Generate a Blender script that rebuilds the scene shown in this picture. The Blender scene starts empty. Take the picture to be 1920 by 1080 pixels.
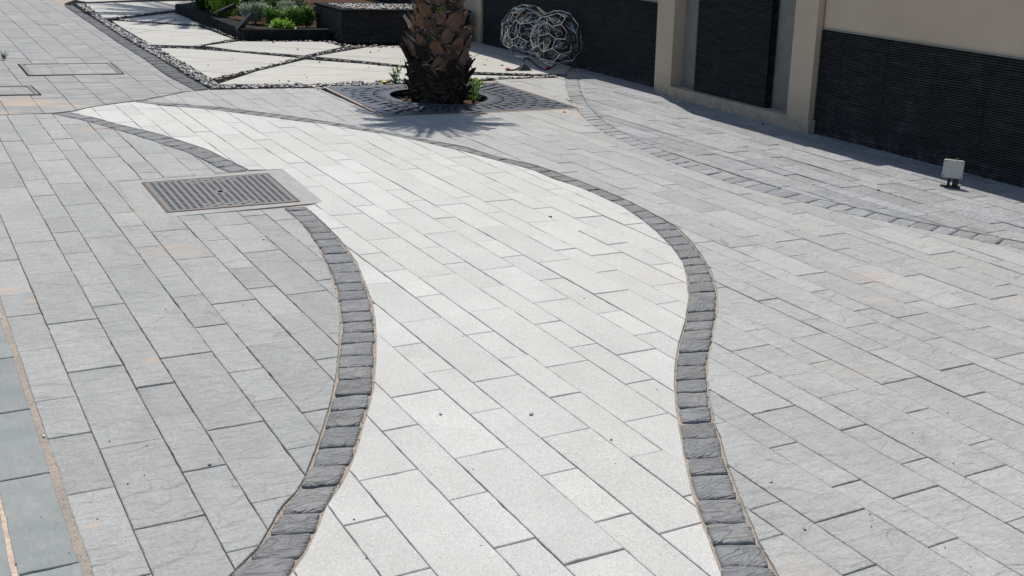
import bpy, bmesh, math, random, mathutils
import mathutils.geometry
from mathutils import Vector, Matrix, noise
random.seed(7)
R_=random.Random(11)
scene=bpy.context.scene
col=scene.collection
# ------------------------------------------------------------------ camera geometry
F=2060.0; HC=2.1
def nz(a): return Vector(a).normalized()
_U=nz((-1222.7,759.3,-F)); _V=Vector((3771.,484.,-F)).normalized(); _V=(_V-_U*(_V.dot(_U))).normalized(); _Z=_V.cross(_U)
ROT=Matrix((_V,_U,_Z))
CAM=Vector((0,0,HC))
def G(px,py,z=0.0):
    d=ROT@Vector((px-960,540-py,-F)); t=(z-HC)/d.z
    p=CAM+d*t; return (p.x,p.y)
def Gs(L,z=0.0): return [G(a,b,z) for a,b in L]
LX,LY=-0.0423,0.0176          # the ground falls about two degrees towards the wall: plumb things lean this much from its normal
# ------------------------------------------------------------------ helpers
def attr_fill(me,cols):
    at=me.attributes.new('tint','FLOAT_COLOR','POINT')
    flat=[]
    for c in cols: flat+= [c[0],c[1],c[2],1.0]
    at.data.foreach_set('color',flat)
class MB:
    def __init__(s): s.v=[];s.f=[];s.c=[];s.m=[];s.cur=(1,1,1);s.mi=0
    def V(s,p): s.v.append(tuple(p)); s.c.append(s.cur); return len(s.v)-1
    def Fc(s,idx): s.f.append(tuple(idx)); s.m.append(s.mi)
    def poly(s,pts): s.Fc([s.V(p) for p in pts])
    def box(s,x0,y0,z0,x1,y1,z1,lean=False,bev=0):
        P=[(x,y,z) for z in (z0,z1) for (x,y) in ((x0,y0),(x1,y0),(x1,y1),(x0,y1))]
        if lean: P=[(x+LX*z,y+LY*z,z) for x,y,z in P]
        i=[s.V(p) for p in P]
        for q in ((3,2,1,0),(4,5,6,7),(0,1,5,4),(1,2,6,5),(2,3,7,6),(3,0,4,7)): s.Fc([i[k] for k in q])
    def frame_box(s,M,hx,hy,hz):
        P=[M@Vector((x*hx,y*hy,z*hz)) for z in (-1,1) for (x,y) in ((-1,-1),(1,-1),(1,1),(-1,1))]
        i=[s.V(p) for p in P]
        for q in ((3,2,1,0),(4,5,6,7),(0,1,5,4),(1,2,6,5),(2,3,7,6),(3,0,4,7)): s.Fc([i[k] for k in q])
    def prism(s,pts,z0,z1,lean=False):
        def L(x,y,z): return (x+LX*z,y+LY*z,z) if lean else (x,y,z)
        a=[s.V(L(x,y,z0)) for x,y in pts]; b=[s.V(L(x,y,z1)) for x,y in pts]
        n=len(pts); s.Fc(a[::-1]); s.Fc(b)
        for k in range(n): s.Fc((a[k],a[(k+1)%n],b[(k+1)%n],b[k]))
    def tube(s,pts,rad,n=6,cap=True):
        pts=[Vector(p) for p in pts]; rings=[]
        prev=None
        for k,p in enumerate(pts):
            d=(pts[min(k+1,len(pts)-1)]-pts[max(k-1,0)]).normalized()
            a=d.orthogonal().normalized() if prev is None else (prev-d*prev.dot(d)).normalized()
            prev=a; b=d.cross(a); r=rad[k] if isinstance(rad,(list,tuple)) else rad
            rings.append([s.V(p+a*(r*math.cos(2*math.pi*j/n))+b*(r*math.sin(2*math.pi*j/n))) for j in range(n)])
        for k in range(len(rings)-1):
            for j in range(n): s.Fc((rings[k][j],rings[k][(j+1)%n],rings[k+1][(j+1)%n],rings[k+1][j]))
        if cap: s.Fc(rings[0][::-1]); s.Fc(rings[-1])
    def build(s,name,mats,parent=None,smooth=False):
        me=bpy.data.meshes.new(name); me.from_pydata(s.v,[],s.f); me.update()
        if not isinstance(mats,(list,tuple)): mats=[mats]
        for m in mats: me.materials.append(m)
        me.polygons.foreach_set('material_index',s.m)
        if smooth: me.polygons.foreach_set('use_smooth',[True]*len(s.f))
        attr_fill(me,s.c)
        o=bpy.data.objects.new(name,me); col.objects.link(o)
        if parent:
            o.parent=parent; o.matrix_parent_inverse=Matrix.Translation(-parent.location)
        return o
def tag(o,label=None,cat=None,group=None,kind=None):
    if label:o['label']=label
    if cat:o['category']=cat
    if group:o['group']=group
    if kind:o['kind']=kind
    return o
def empty(name,loc):
    o=bpy.data.objects.new(name,None); o.location=loc; o.empty_display_size=.1; col.objects.link(o); return o
def tint(r,v=.06,base=1.0,warm=0):
    k=base*(1+r.uniform(-v,v)); w=r.uniform(-warm,warm)
    return (k*(1+w),k,k*(1-w))
# ------------------------------------------------------------------ materials
class N:
    def __init__(s,name):
        s.m=bpy.data.materials.new(name); s.m.use_nodes=True; s.t=s.m.node_tree; s.b=s.t.nodes['Principled BSDF']; s.o=s.t.nodes['Material Output']
        s.tc=s.n('ShaderNodeNewGeometry').outputs['Position']
    def n(s,k,**a):
        x=s.t.nodes.new(k)
        for q,w in a.items(): setattr(x,q,w)
        return x
    def l(s,a,b): s.t.links.new(a,b)
    def perslab(s,k=41.):
        s.tc0=s.tc; a=s.n('ShaderNodeAttribute',attribute_name='tint'); m=s.n('ShaderNodeVectorMath',operation='SCALE'); s.l(a.outputs['Vector'],m.inputs[0]); m.inputs['Scale'].default_value=k
        d=s.n('ShaderNodeVectorMath',operation='ADD'); s.l(s.tc,d.inputs[0]); s.l(m.outputs[0],d.inputs[1]); s.tc=d.outputs[0]
    def put(s,sock,v):
        if isinstance(v,bpy.types.NodeSocket): s.l(v,sock)
        else:
            if sock.type=='RGBA' and len(v)==3: v=(*v,1)
            sock.default_value=v
    def noise(s,scale,detail=3,rough=.6,vec=None,dist=0):
        x=s.n('ShaderNodeTexNoise'); x.inputs['Scale'].default_value=scale; x.inputs['Detail'].default_value=detail; x.inputs['Roughness'].default_value=rough; x.inputs['Distortion'].default_value=dist
        s.l(vec or s.tc,x.inputs['Vector']); return x.outputs['Fac']
    def scaled(s,v,rot=0,src=None):
        x=s.n('ShaderNodeMapping'); x.inputs['Scale'].default_value=v; x.inputs['Rotation'].default_value=(0,0,rot); s.l(src or s.tc,x.inputs['Vector']); return x.outputs[0]
    def ramp(s,fac,a,b,va=0.,vb=1.):
        x=s.n('ShaderNodeMapRange'); s.put(x.inputs[0],fac); x.inputs[1].default_value=a; x.inputs[2].default_value=b; x.inputs[3].default_value=va; x.inputs[4].default_value=vb; return x.outputs[0]
    def math(s,op,a,b=0.,c=None):
        x=s.n('ShaderNodeMath',operation=op); s.put(x.inputs[0],a); s.put(x.inputs[1],b)
        if c is not None: s.put(x.inputs[2],c)
        return x.outputs[0]
    def mix(s,f,a,b,mode='MIX'):
        x=s.n('ShaderNodeMix',data_type='RGBA',blend_type=mode); s.put(x.inputs[0],f); s.put(x.inputs[6],a); s.put(x.inputs[7],b); return x.outputs[2]
    def mul(s,c,v):   # colour times scalar
        x=s.n('ShaderNodeVectorMath',operation='SCALE'); s.put(x.inputs[0],c) ; s.put(x.inputs['Scale'],v); return x.outputs[0]
    def tintc(s,c):
        a=s.n('ShaderNodeAttribute',attribute_name='tint'); return s.mix(1.,c,a.outputs['Color'],'MULTIPLY')
    def bump(s,h,strength=.5,dist=.01,nrm=None):
        x=s.n('ShaderNodeBump'); x.inputs['Strength'].default_value=strength; x.inputs['Distance'].default_value=dist; s.put(x.inputs['Height'],h)
        if nrm: s.l(nrm,x.inputs['Normal'])
        return x.outputs[0]
    def done(s,c,rough=.85,nrm=None,spec=.3,metal=0):
        s.put(s.b.inputs['Base Color'],c); s.put(s.b.inputs['Roughness'],rough); s.b.inputs['Specular IOR Level'].default_value=spec; s.b.inputs['Metallic'].default_value=metal
        if nrm: s.l(nrm,s.b.inputs['Normal'])
        return s.m
def stain(k,c,pts,colour):
    for (x,y,r,a) in pts:
        d=k.n('ShaderNodeVectorMath',operation='DISTANCE'); k.l(k.tc0,d.inputs[0]); d.inputs[1].default_value=(x,y,0)
        n=k.noise(9/r*.12,5,.75,k.tc0)
        e=k.math('ADD',k.math('DIVIDE',d.outputs['Value'],r),k.math('MULTIPLY',k.math('SUBTRACT',n,.5),2.6))
        f=k.ramp(e,.95,.35,0.,a)
        c=k.mix(f,c,colour)
    return c
def m_white():
    k=N('white_granite'); k.perslab(); big=k.noise(2.2,3); fine=k.noise(330,2,.7); fl=k.noise(120,2,.8)
    c=k.mix(k.ramp(big,.3,.7),(.535,.53,.50),(.615,.61,.575))
    c=k.mix(k.ramp(k.noise(38,4,.85),.48,.7,0,.4),c,(.40,.40,.385)); c=k.mix(k.ramp(k.noise(95,3,.8),.5,.66,0,.5),c,(.33,.33,.32)); c=k.mix(k.ramp(k.noise(120,2,.7,k.scaled((1,1,1),1.)),.55,.68,0,.6),c,(.80,.79,.76)); c=k.mix(k.ramp(fine,.58,.68,0,.6),c,(.15,.15,.15))
    c=k.mix(k.ramp(fl,.62,.72,0,.35),c,(.28,.28,.27))
    c=k.mix(k.ramp(k.noise(5,5,.7),.62,.8,0,.35),c,(.47,.41,.32))
    c=k.mix(k.ramp(k.noise(1.1,4,.7,k.tc0),.5,.75,0,.35),c,(.45,.435,.40)); c=k.mix(k.ramp(k.noise(6,5,.8,k.tc0),.66,.74,0,.4),c,(.36,.34,.30)); c=k.tintc(c)
    return k.done(c,.8,k.bump(k.noise(160,3,.7),.5,.004))
def m_grey():
    k=N('grey_sandstone'); k.perslab(); v=k.scaled((1,.5,1),.3)
    big=k.noise(3.0,4,.6,v,.8); mid=k.noise(22,4,.65,v,.4); fine=k.noise(210,3,.75); fl=k.noise(70,3,.7)
    c=k.mix(k.ramp(big,.3,.72),(.328,.329,.316),(.415,.416,.402))
    c=k.mix(k.ramp(mid,.45,.7,0,.4),c,(.46,.46,.44)); c=k.mix(k.ramp(k.noise(75,4,.85,v,.5),.5,.66,0,.6),c,(.24,.242,.238)); c=k.mix(k.ramp(k.noise(110,3,.8),.54,.68,0,.5),c,(.55,.55,.53))
    c=k.mix(k.ramp(fine,.52,.72,0,.35),c,(.20,.21,.215))
    c=k.mix(k.ramp(fl,.58,.72,0,.3),c,(.52,.52,.51))
    # natural cleft edges: thin meandering contour lines of a slow noise
    w=k.noise(1.9,2,.5,None,.9); line=k.math('ABSOLUTE',k.math('SUBTRACT',w,.5)); gate=k.ramp(k.noise(2.7,1),.56,.64)
    lf=k.math('MULTIPLY',k.ramp(line,.0,.005,1.,0.),gate)
    c=k.mix(k.math('MULTIPLY',lf,.5),c,(.17,.17,.175))
    c=k.mix(k.ramp(k.noise(1.3,4,.7),.60,.78,0,.35),c,(.47,.40,.31))
    c=k.tintc(c)
    spots=[]
    for px,py,r,a in ((287,676,.05,.7),(303,660,.025,.5),(170,243,.2,.28),(310,462,.06,.3),(270,398,.10,.6),(15,545,.09,.5),(60,565,.05,.5),(60,190,.3,.0),(1055,335,.1,.0),(1655,562,.12,.2),(1900,562,.08,.4),(175,985,.03,.6),(1090,212,.25,.6),(1045,207,.2,.5),(1130,207,.25,.35),(1640,520,.2,.25),(330,470,.2,.25)):
        x,y=G(px,py)
        if a>0: spots.append((x,y,r,a))
    c=stain(k,c,spots,(.52,.39,.28))
    h=k.math('ADD',k.math('MULTIPLY',mid,.6),k.math('ADD',k.math('MULTIPLY',fine,.25),k.math('MULTIPLY',k.ramp(w,.48,.52),.45)))
    return k.done(c,.82,k.bump(k.math('ADD',h,k.math('MULTIPLY',k.noise(13,4,.65,k.scaled((.6,1.3,1),-.3),.8),1.6)),1.,.010))
def m_slate(name,a,b,hi,bs=.9):
    k=N(name); k.perslab(); v=k.scaled((1,.6,1),.2)
    big=k.noise(4,4,.65,v,.8); mid=k.noise(28,5,.7,v,.6); fine=k.noise(190,2,.7)
    c=k.mix(k.ramp(big,.3,.7),a,b); c=k.mix(k.ramp(mid,.5,.75,0,.5),c,hi); c=k.mix(k.ramp(fine,.6,.7,0,.35),c,hi)
    c=k.mix(k.ramp(k.noise(7,5,.75),.63,.8,0,.35),c,(.40,.34,.27))
    c=k.tintc(c)
    ridg=k.math('ABSOLUTE',k.math('SUBTRACT',k.noise(7,3,.6,k.scaled((1,2.2,1),0.5),1.0),.5))
    h=k.math('ADD',mid,k.math('MULTIPLY',k.ramp(ridg,0,.1),.9)); 
    return k.done(c,.68,k.bump(h,bs,.012),.4)
def m_blue():
    k=N('blue_slate'); k.perslab(); big=k.noise(2.5,4,.6,None,1.5); c=k.mix(k.ramp(big,.35,.65),(.215,.24,.237),(.28,.295,.285)); c=k.mix(k.ramp(k.noise(60,4,.7,k.scaled((1,.3,1))),.55,.75,0,.35),c,(.42,.45,.46))
    c=k.mix(k.ramp(k.noise(9,5,.8),.68,.76,0,.6),c,(.50,.50,.47)); c=k.tintc(c)
    c=k.mix(k.ramp(k.noise(30,5,.8,k.scaled((1.4,.5,1),.4)),.5,.7,0,.4),c,(.15,.165,.17))
    return k.done(c,.65,k.bump(k.noise(26,5,.75),.7,.006),.35)
def m_sand():
    k=N('joint_sand'); c=k.mix(k.ramp(k.noise(3,4,.6),.35,.65),(.56,.47,.38),(.42,.38,.33)); c=k.mix(k.ramp(k.noise(140,3,.8),.5,.62,0,.65),c,(.16,.14,.12)); c=k.mix(k.ramp(k.noise(220,2,.7),.62,.7,0,.7),c,(.62,.56,.48))
    return k.done(c,.95,k.bump(k.noise(150,3,.8),.9,.01),.1)
def m_old():
    k=N('weathered_sandstone'); k.perslab(); st=k.noise(9,4,.65,k.scaled((.28,1,1),-.06),.3)
    c=k.mix(k.ramp(st,.32,.68),(.235,.238,.232),(.385,.383,.37)); c=k.mix(k.ramp(k.noise(90,3,.7),.55,.72,0,.35),c,(.2,.2,.2)); c=k.mix(k.ramp(k.noise(.8,3),.55,.75,0,.35),c,(.42,.385,.32)); c=k.tintc(c)
    sp=[(*G(45,190),.4,.3),(*G(115,194),.35,.2),(*G(22,212),.15,.3)]
    c=stain(k,c,sp,(.6,.40,.24))
    return k.done(c,.85,k.bump(st,.6,.01))
def m_cream():
    k=N('cream_travertine'); k.perslab(); ln=k.noise(16,3,.6,k.scaled((.10,1,1),-.09),.2); ln2=k.noise(60,3,.6,k.scaled((.06,1,1),-.09),.1)
    c=k.mix(k.ramp(ln,.3,.7),(.385,.375,.34),(.53,.52,.475)); c=k.mix(k.ramp(ln2,.6,.75,0,.4),c,(.33,.32,.29)); c=k.tintc(c)
    return k.done(c,.75,k.bump(ln2,.3,.004))
def m_pebble():
    k=N('river_pebble'); c=k.tintc(k.mix(k.ramp(k.noise(35,4,.7),.4,.65),(.8,.8,.8),(1,1,1))); return k.done(c,.42,None,.5)
def m_dark_stone(name='ribbed_black_stone'):
    k=N(name); n=k.noise(18,5,.75); c=k.mix(k.ramp(n,.35,.75),(.009,.009,.0095),(.026,.026,.026)); c=k.mix(k.ramp(k.noise(55,3,.9,k.scaled((1,1,.35))),.72,.8,0,.4),c,(.22,.22,.23))
    c=k.mix(k.ramp(k.noise(1.6,5,.7,k.scaled((1,1,.5))),.6,.85,0,.3),c,(.12,.125,.13)); sx_=k.n('ShaderNodeSeparateXYZ'); k.l(k.tc,sx_.inputs[0]); c=k.mix(k.math('MULTIPLY',k.ramp(sx_.outputs[2],.0,.16,.5,0.),k.ramp(k.noise(12,5,.8),.45,.65)),c,(.13,.12,.11))
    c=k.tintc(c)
    return k.done(c,.7,k.bump(k.noise(70,4,.8),.4,.003),.3)
def m_plaster():
    k=N('beige_render'); n=k.noise(1.4,4,.6); c=k.mix(k.ramp(n,.3,.7),(.50,.41,.305),(.57,.47,.355)); c=k.mix(k.ramp(k.noise(3,5,.7,k.scaled((1,1,.2))),.62,.85,0,.25),c,(.42,.35,.27))
    sx_=k.n('ShaderNodeSeparateXYZ'); k.l(k.tc,sx_.inputs[0]); c=k.mix(k.math('MULTIPLY',k.ramp(sx_.outputs[2],.0,.3,.75,0.),k.ramp(k.noise(7,5,.8),.38,.6)),c,(.27,.235,.19))
    c=k.mix(k.ramp(k.noise(2.2,6,.75,k.scaled((1,1,.12))),.58,.8,0,.4),c,(.36,.31,.25))
    return k.done(c,.9,k.bump(k.math('ADD',k.noise(160,3,.7),k.noise(9,3,.6)),.5,.004),.2)
def m_simple(name,c,rough=.6,metal=0,var=.25,sc=30,b=.2,spec=.4,tn=False):
    k=N(name); cc=k.mix(k.ramp(k.noise(sc,4,.7),.3,.7),tuple(x*(1-var) for x in c),tuple(min(1,x*(1+var)) for x in c))
    if tn: cc=k.tintc(cc)
    return k.done(cc,rough,k.bump(k.noise(sc*4,3,.7),b,.003),spec,metal)
def m_leaf(name,c,c2,trans=.25):
    k=N(name); a=k.n('ShaderNodeAttribute',attribute_name='tint'); cc=k.mix(k.ramp(k.noise(14,3),.35,.65),c,c2); cc=k.mix(1.,cc,a.outputs['Color'],'MULTIPLY'); k.done(cc,.5,None,.4)
    tr=k.n('ShaderNodeBsdfTranslucent'); k.l(cc,tr.inputs[0]); mx=k.n('ShaderNodeMixShader'); mx.inputs[0].default_value=trans; k.l(k.b.outputs[0],mx.inputs[1]); k.l(tr.outputs[0],mx.inputs[2]); k.l(mx.outputs[0],k.o.inputs[0]); return k.m
def m_bark():
    k=N('palm_fibre'); st=k.noise(40,5,.8,k.scaled((1,1,.35)),1.5); c=k.mix(k.ramp(st,.3,.7),(.02,.016,.013),(.16,.135,.11)); c=k.tintc(c); return k.done(c,.92,k.bump(st,1.,.03),.15)
def m_boot():
    k=N('palm_leaf_base'); st=k.noise(30,4,.75,k.scaled((1,1,.12)),.5); c=k.mix(k.ramp(st,.3,.7),(.045,.028,.02),(.27,.16,.095)); c=k.mix(k.ramp(k.noise(9,4,.7),.42,.6,0,.9),c,(.16,.14,.12)); c=k.tintc(c); return k.done(c,.85,k.bump(st,.9,.012),.2)
MW=m_white();MG=m_grey();MS=m_slate('dark_slate',(.26,.267,.275),(.375,.38,.385),(.46,.46,.46),.65);MSETT=m_slate('basalt_sett',(.15,.154,.157),(.235,.236,.236),(.33,.33,.325),.65)
MB_=m_blue();MSAND=m_sand();MOLD=m_old();MCR=m_cream();MPB=m_pebble();MDK=m_dark_stone();MPL=m_plaster()
MSTRIP=m_slate('charcoal_strip',(.075,.08,.09),(.125,.13,.14),(.19,.19,.2),.8)
MGREYP=m_simple('grey_render',(.22,.225,.205),.85,0,.15,4)
MIRON=m_simple('cast_iron',(.14,.14,.14),.55,.2,.3,60,.4,.5)
MGRATE=m_simple('painted_grate',(.085,.098,.12),.42,.3,.3,25,.2,.6)
MVOID=m_simple('near_black',(.008,.007,.006),.95,0,.5,40,.5,.1)  # near-black fill; under slotted metal it paints in the shade
MSOIL=m_simple('planter_soil',(.075,.045,.03),.95,0,.4,40,.8,.1)
MCONC=m_simple('concrete_surround',(.35,.352,.34),.8,0,.15,12,.3,.3)
MGRAN=m_simple('black_granite',(.016,.018,.019),.75,0,.5,9,.2,.06)
MMET=m_simple('brushed_metal',(.80,.78,.72),.27,.92,.1,20,.05)
MCABLE=m_simple('black_rubber',(.015,.015,.017),.5,0,.2,20,.1)
MRED=m_simple('red_plastic',(.5,.03,.03),.4,0,.1,20,.1)
MBOX=m_simple('warm_grey_plastic',(.50,.49,.44),.45,0,.06,20,.05,.4)
MSANDL=m_simple('pale_mortar',(.55,.43,.34),.95,0,.3,40,.5,.1)
MRUST=m_simple('rusty_edge',(.22,.16,.12),.9,0,.4,60,.4,.2)
MBOOTD=m_simple('dark_leaf_base',(.028,.021,.018),.95,0,.5,40,.8,.1)
MFIB=m_bark();MBOOT=m_boot()
MDRY=m_simple('dry_frond_fibre',(.24,.20,.16),.9,0,.4,60,.3,.2,True)
ML_B=m_leaf('bright_leaf',(.17,.36,.035),(.28,.50,.06));ML_G=m_leaf('green_leaf',(.08,.19,.035),(.15,.29,.06));ML_S=m_leaf('silver_leaf',(.26,.33,.27),(.40,.47,.40));ML_D=m_leaf('dark_leaf',(.03,.07,.015),(.06,.12,.03));ML_P=m_leaf('palm_leaf',(.06,.12,.03),(.11,.18,.05),.15)
MSTEM=m_simple('woody_stem',(.09,.06,.04),.9,0,.3,40,.4)
MYEL=m_leaf('yellow_petal',(.75,.55,.03),(.85,.68,.05))
# ------------------------------------------------------------------ polygons
def area(p): return .5*sum(p[i][0]*p[(i+1)%len(p)][1]-p[(i+1)%len(p)][0]*p[i][1] for i in range(len(p)))
def clip_half(poly,a,b,c):      # keep a*x+b*y<=c
    out=[]
    n=len(poly)
    for i in range(n):
        p=poly[i];q=poly[(i+1)%n]; dp=a*p[0]+b*p[1]-c; dq=a*q[0]+b*q[1]-c
        if dp<=0: out.append(p)
        if (dp<0 and dq>0) or (dp>0 and dq<0):
            t=dp/(dp-dq); out.append((p[0]+(q[0]-p[0])*t,p[1]+(q[1]-p[1])*t))
    return out
def clip_rect(poly,x0,y0,x1,y1):
    for h in ((-1,0,-x0),(1,0,x1),(0,-1,-y0),(0,1,y1)):
        poly=clip_half(poly,*h)
        if len(poly)<3: return []
    return poly
def clean(p,eps=.003):
    out=[]
    for q in p:
        if not out or math.hypot(q[0]-out[-1][0],q[1]-out[-1][1])>eps: out.append(q)
    while len(out)>2 and math.hypot(out[0][0]-out[-1][0],out[0][1]-out[-1][1])<eps: out.pop()
    ch=True
    while ch and len(out)>3:
        ch=False
        for i in range(len(out)):
            a,b,c=out[i-1],out[i],out[(i+1)%len(out)]
            cr=(b[0]-a[0])*(c[1]-b[1])-(b[1]-a[1])*(c[0]-b[0]); L=math.hypot(c[0]-a[0],c[1]-a[1])
            dt=(b[0]-a[0])*(c[0]-b[0])+(b[1]-a[1])*(c[1]-b[1])
            if dt<0 and abs(cr)<.0004: out.pop(i); ch=True; break
            if dt>0 and abs(cr)<.0006*L: out.pop(i); ch=True; break
    return out
def offset_in(p,d):
    n=len(p); out=[]
    for i in range(n):
        a,b,c=Vector(p[i-1]),Vector(p[i]),Vector(p[(i+1)%n])
        u=(b-a);v=(c-b)
        if u.length<1e-6 or v.length<1e-6: out.append(p[i]); continue
        u.normalize();v.normalize()
        n1=Vector((-u.y,u.x)); n2=Vector((-v.y,v.x)); m=n1+n2
        if m.length<1e-3: m=n1
        m.normalize(); k=d/max(.45,m.dot(n1)); out.append((b.x+m.x*k,b.y+m.y*k))
    return out
def subdiv(p,step,jit,r,chip=0):
    out=[]; n=len(p)
    for i in range(n):
        a=p[i];b=p[(i+1)%n]; L=math.hypot(b[0]-a[0],b[1]-a[1]); out.append(a)
        k=int(L/step)
        if k>0 and L>.05:
            nx,ny=-(b[1]-a[1])/L,(b[0]-a[0])/L
            for j in range(1,k+1):
                t=(j+r.uniform(-.2,.2))/(k+1); w=r.gauss(0,jit)
                if w<0: w*=.3
                if chip and r.random()<.04: w+=r.uniform(.002,chip)
                out.append((a[0]+(b[0]-a[0])*t+nx*w,a[1]+(b[1]-a[1])*t+ny*w))
    return out
def slab(mb,poly,r,z=0.,depth=.016,ch=.003,tc=(1,1,1),tilt=.0018,step=.07,jit=.0012,chip=.004):
    poly=clean(poly)
    if len(poly)<3: return
    A=area(poly)
    if abs(A)<.0006: return
    if A<0: poly=poly[::-1]
    cx=sum(p[0] for p in poly)/len(poly); cy=sum(p[1] for p in poly)/len(poly)
    if step: poly=subdiv(poly,step,jit,r,chip)
    inn=offset_in(poly,ch)
    if area(inn)<0: inn=poly
    tx,ty=r.gauss(0,tilt),r.gauss(0,tilt)
    zz=lambda x,y: z+(x-cx)*tx+(y-cy)*ty
    mb.cur=tc
    a=[mb.V((x,y,z-depth)) for x,y in poly]; b=[mb.V((x,y,zz(x,y)-ch*.9)) for x,y in poly]; c=[mb.V((x,y,zz(x,y))) for x,y in inn]
    n=len(poly)
    for k in range(n):
        j=(k+1)%n
        mb.Fc((a[k],a[j],b[j],b[k])); mb.Fc((b[k],b[j],c[j],c[k]))
    mb.Fc(c)
# repeating paver pattern: narrow and wide rows, three narrow pavers against two wide ones
def ymap(t,x,sh): return t+.0028*(t-3.9)**2+.024*(x-1.0)+sh
def pattern(zone,xk,per,kmin,kmax,sh,nar_w,name,mat,gap=.0045,v=.05,warm=.012,merge=0.,tlt=.0018,zj=.0013,base=1.,seed=1,ymax=99):
    r=random.Random(seed); mb=MB()
    ys=[p[1] for p in zone]; xs=[p[0] for p in zone]; y0,y1=min(ys)-1,max(ys)+1
    for k in range(kmin,kmax):
        for wide in (0,1):
            xa=xk+per*k+(nar_w if wide else 0); xb=xk+per*(k+1) if wide else xk+per*k+nar_w
            rowg=r.uniform(.28,.55)
            if xb<min(xs) or xa>max(xs): continue
            base_t=(4.24-.015,5.09-.015) if wide else (3.91,4.41,4.78)
            js=sorted(ymap(b+1.508*m,xa,sh)+r.gauss(0,.006) for m in range(-4,24) for b in base_t)
            js=[j for j in js if y0-1<j<y1+1]
            js=[j for i,j in enumerate(js) if not(r.random()<merge)]
            for i in range(len(js)-1):
                g=gap*r.uniform(.55,1.6); gx=gap*rowg
                p=clip_rect(zone,xa+gx,js[i]+g/2,xb-gx,js[i+1]-g/2)
                if len(p)<3: continue
                near=js[i]<7
                slab(mb,p,r,r.gauss(0,zj),tc=tint(r,v,base,warm),tilt=tlt,step=.06 if near else .16,jit=.0011 if near else .002)
    return tag(mb.build(name,mat),kind='structure')
# ------------------------------------------------------------------ traced ground lines
BM_U=[(270,188),(300,192),(410,200),(552,218),(640,232),(740,250),(807,263),(873,275),(920,290),(1000,308),(1057,327),(1123,352),(1160,367),(1207,390),(1240,408),(1270,425),(1297,452),(1318,480),(1335,510),(1345,545),(1347,583),(1342,605),(1335,640),(1329,673),(1327,713),(1332,753),(1343,800),(1353,827),(1366,872),(1378,905),(1398,953),(1423,1013),(1460,1077),(1500,1150),(1545,1230)]
BM_L=[(250,191),(300,197),(410,207),(552,226),(610,233),(707,249),(767,260),(873,285),(940,303),(1000,319),(1040,336),(1090,352),(1123,367),(1167,387),(1207,414),(1237,440),(1262,466),(1280,492),(1288,525),(1291,560),(1285,600),(1273,640),(1266,680),(1264,720),(1267,760),(1275,810),(1284,860),(1297,925),(1312,970),(1330,1015),(1352,1077),(1375,1150),(1400,1230)]
BL1_U=[(130,210),(167,218),(213,230),(263,242),(307,253),(353,268),(390,280),(423,297),(457,313),(467,318)]
BL1_L=[(100,214),(147,223),(207,240),(253,253),(293,267),(350,285),(387,303),(413,317),(430,323)]
BL2_L=[(530,390),(560,413),(587,447),(608,487),(623,527),(634,563),(638,600),(635,650),(630,700),(620,750),(607,793),(590,845),(570,895),(553,922),(528,948),(503,990),(483,1025),(430,1077),(360,1150),(280,1230)]
BL2_R=[(573,387),(610,420),(633,443),(655,470),(670,492),(685,530),(698,565),(704,600),(706,637),(705,680),(701,730),(693,760),(684,790),(672,835),(653,885),(636,915),(613,948),(593,997),(575,1035),(545,1077),(495,1150),(430,1230)]
BR_L=[(1060,145),(1061,165),(1070,190),(1088,214),(1108,232),(1130,247),(1160,262),(1195,277),(1235,295),(1280,313),(1340,333),(1390,350),(1453,367),(1513,381),(1573,397),(1640,411),(1713,427),(1813,447),(1913,467),(2060,500),(2260,545)]
BR_R=[(1085,145),(1089,170),(1102,195),(1120,215),(1137,230),(1165,246),(1200,262),(1240,280),(1285,299),(1360,322),(1423,340),(1467,353),(1533,371),(1600,387),(1680,407),(1800,430),(1920,453),(2060,486),(2260,529)]
def W(L): return Gs(L)
wM_U,wM_L,wB1U,wB1L,wB2L,wB2R,wR_L,wR_R=map(W,(BM_U,BM_L,BL1_U,BL1_L,BL2_L,BL2_R,BR_L,BR_R))
FR=Gs([(220,340),(530,317),(605,378),(267,410)])      # manhole surround: far left, far right, near right, near left
GR=[(4.77,13.10),(7.22,13.20),(7.22,11.02),(4.68,10.98)]
# base ground
mb=MB()
GRD=[]
nx,ny=60,70
def gz(x,y): return -.0115+ .003*noise.noise(Vector((x*3,y*3,0)))+.002*noise.noise(Vector((x*11,y*11,3)))
# far sheet
mb.poly([(-150,-60,-.26),(200,-60,-.26),(200,260,-.26),(-150,260,-.26)])
tag(mb.build('ground',MSAND),kind='structure')
mb=MB()
def grid_sheet(mb,x0,y0,x1,y1,s,f,skip=lambda x,y:False):
    nx=int((x1-x0)/s);ny=int((y1-y0)/s); ids={}
    for j in range(ny+1):
        for i in range(nx+1):
            x=x0+(x1-x0)*i/nx;y=y0+(y1-y0)*j/ny; ids[i,j]=mb.V((x,y,f(x,y)))
    for j in range(ny):
        for i in range(nx):
            if not skip(x0+(x1-x0)*(i+.5)/nx,y0+(y1-y0)*(j+.5)/ny): mb.Fc((ids[i,j],ids[i+1,j],ids[i+1,j+1],ids[i,j+1]))
inG=lambda x,y: (4.62<x<7.28 and 10.9<y<13.25) or (1.6<x<2.7 and 7.7<y<8.8)
grid_sheet(mb,-1,1,11,14,.1,gz,inG)
for q in ((-30,-20,-1,60),(-1,-20,11,1),(11,-20,60,60),(-1,14,11,60)):
    mb.poly([(q[0],q[1],-.017),(q[2],q[1],-.017),(q[2],q[3],-.017),(q[0],q[3],-.017)])
tag(mb.build('joint_sand',MSAND),kind='structure')
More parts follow.
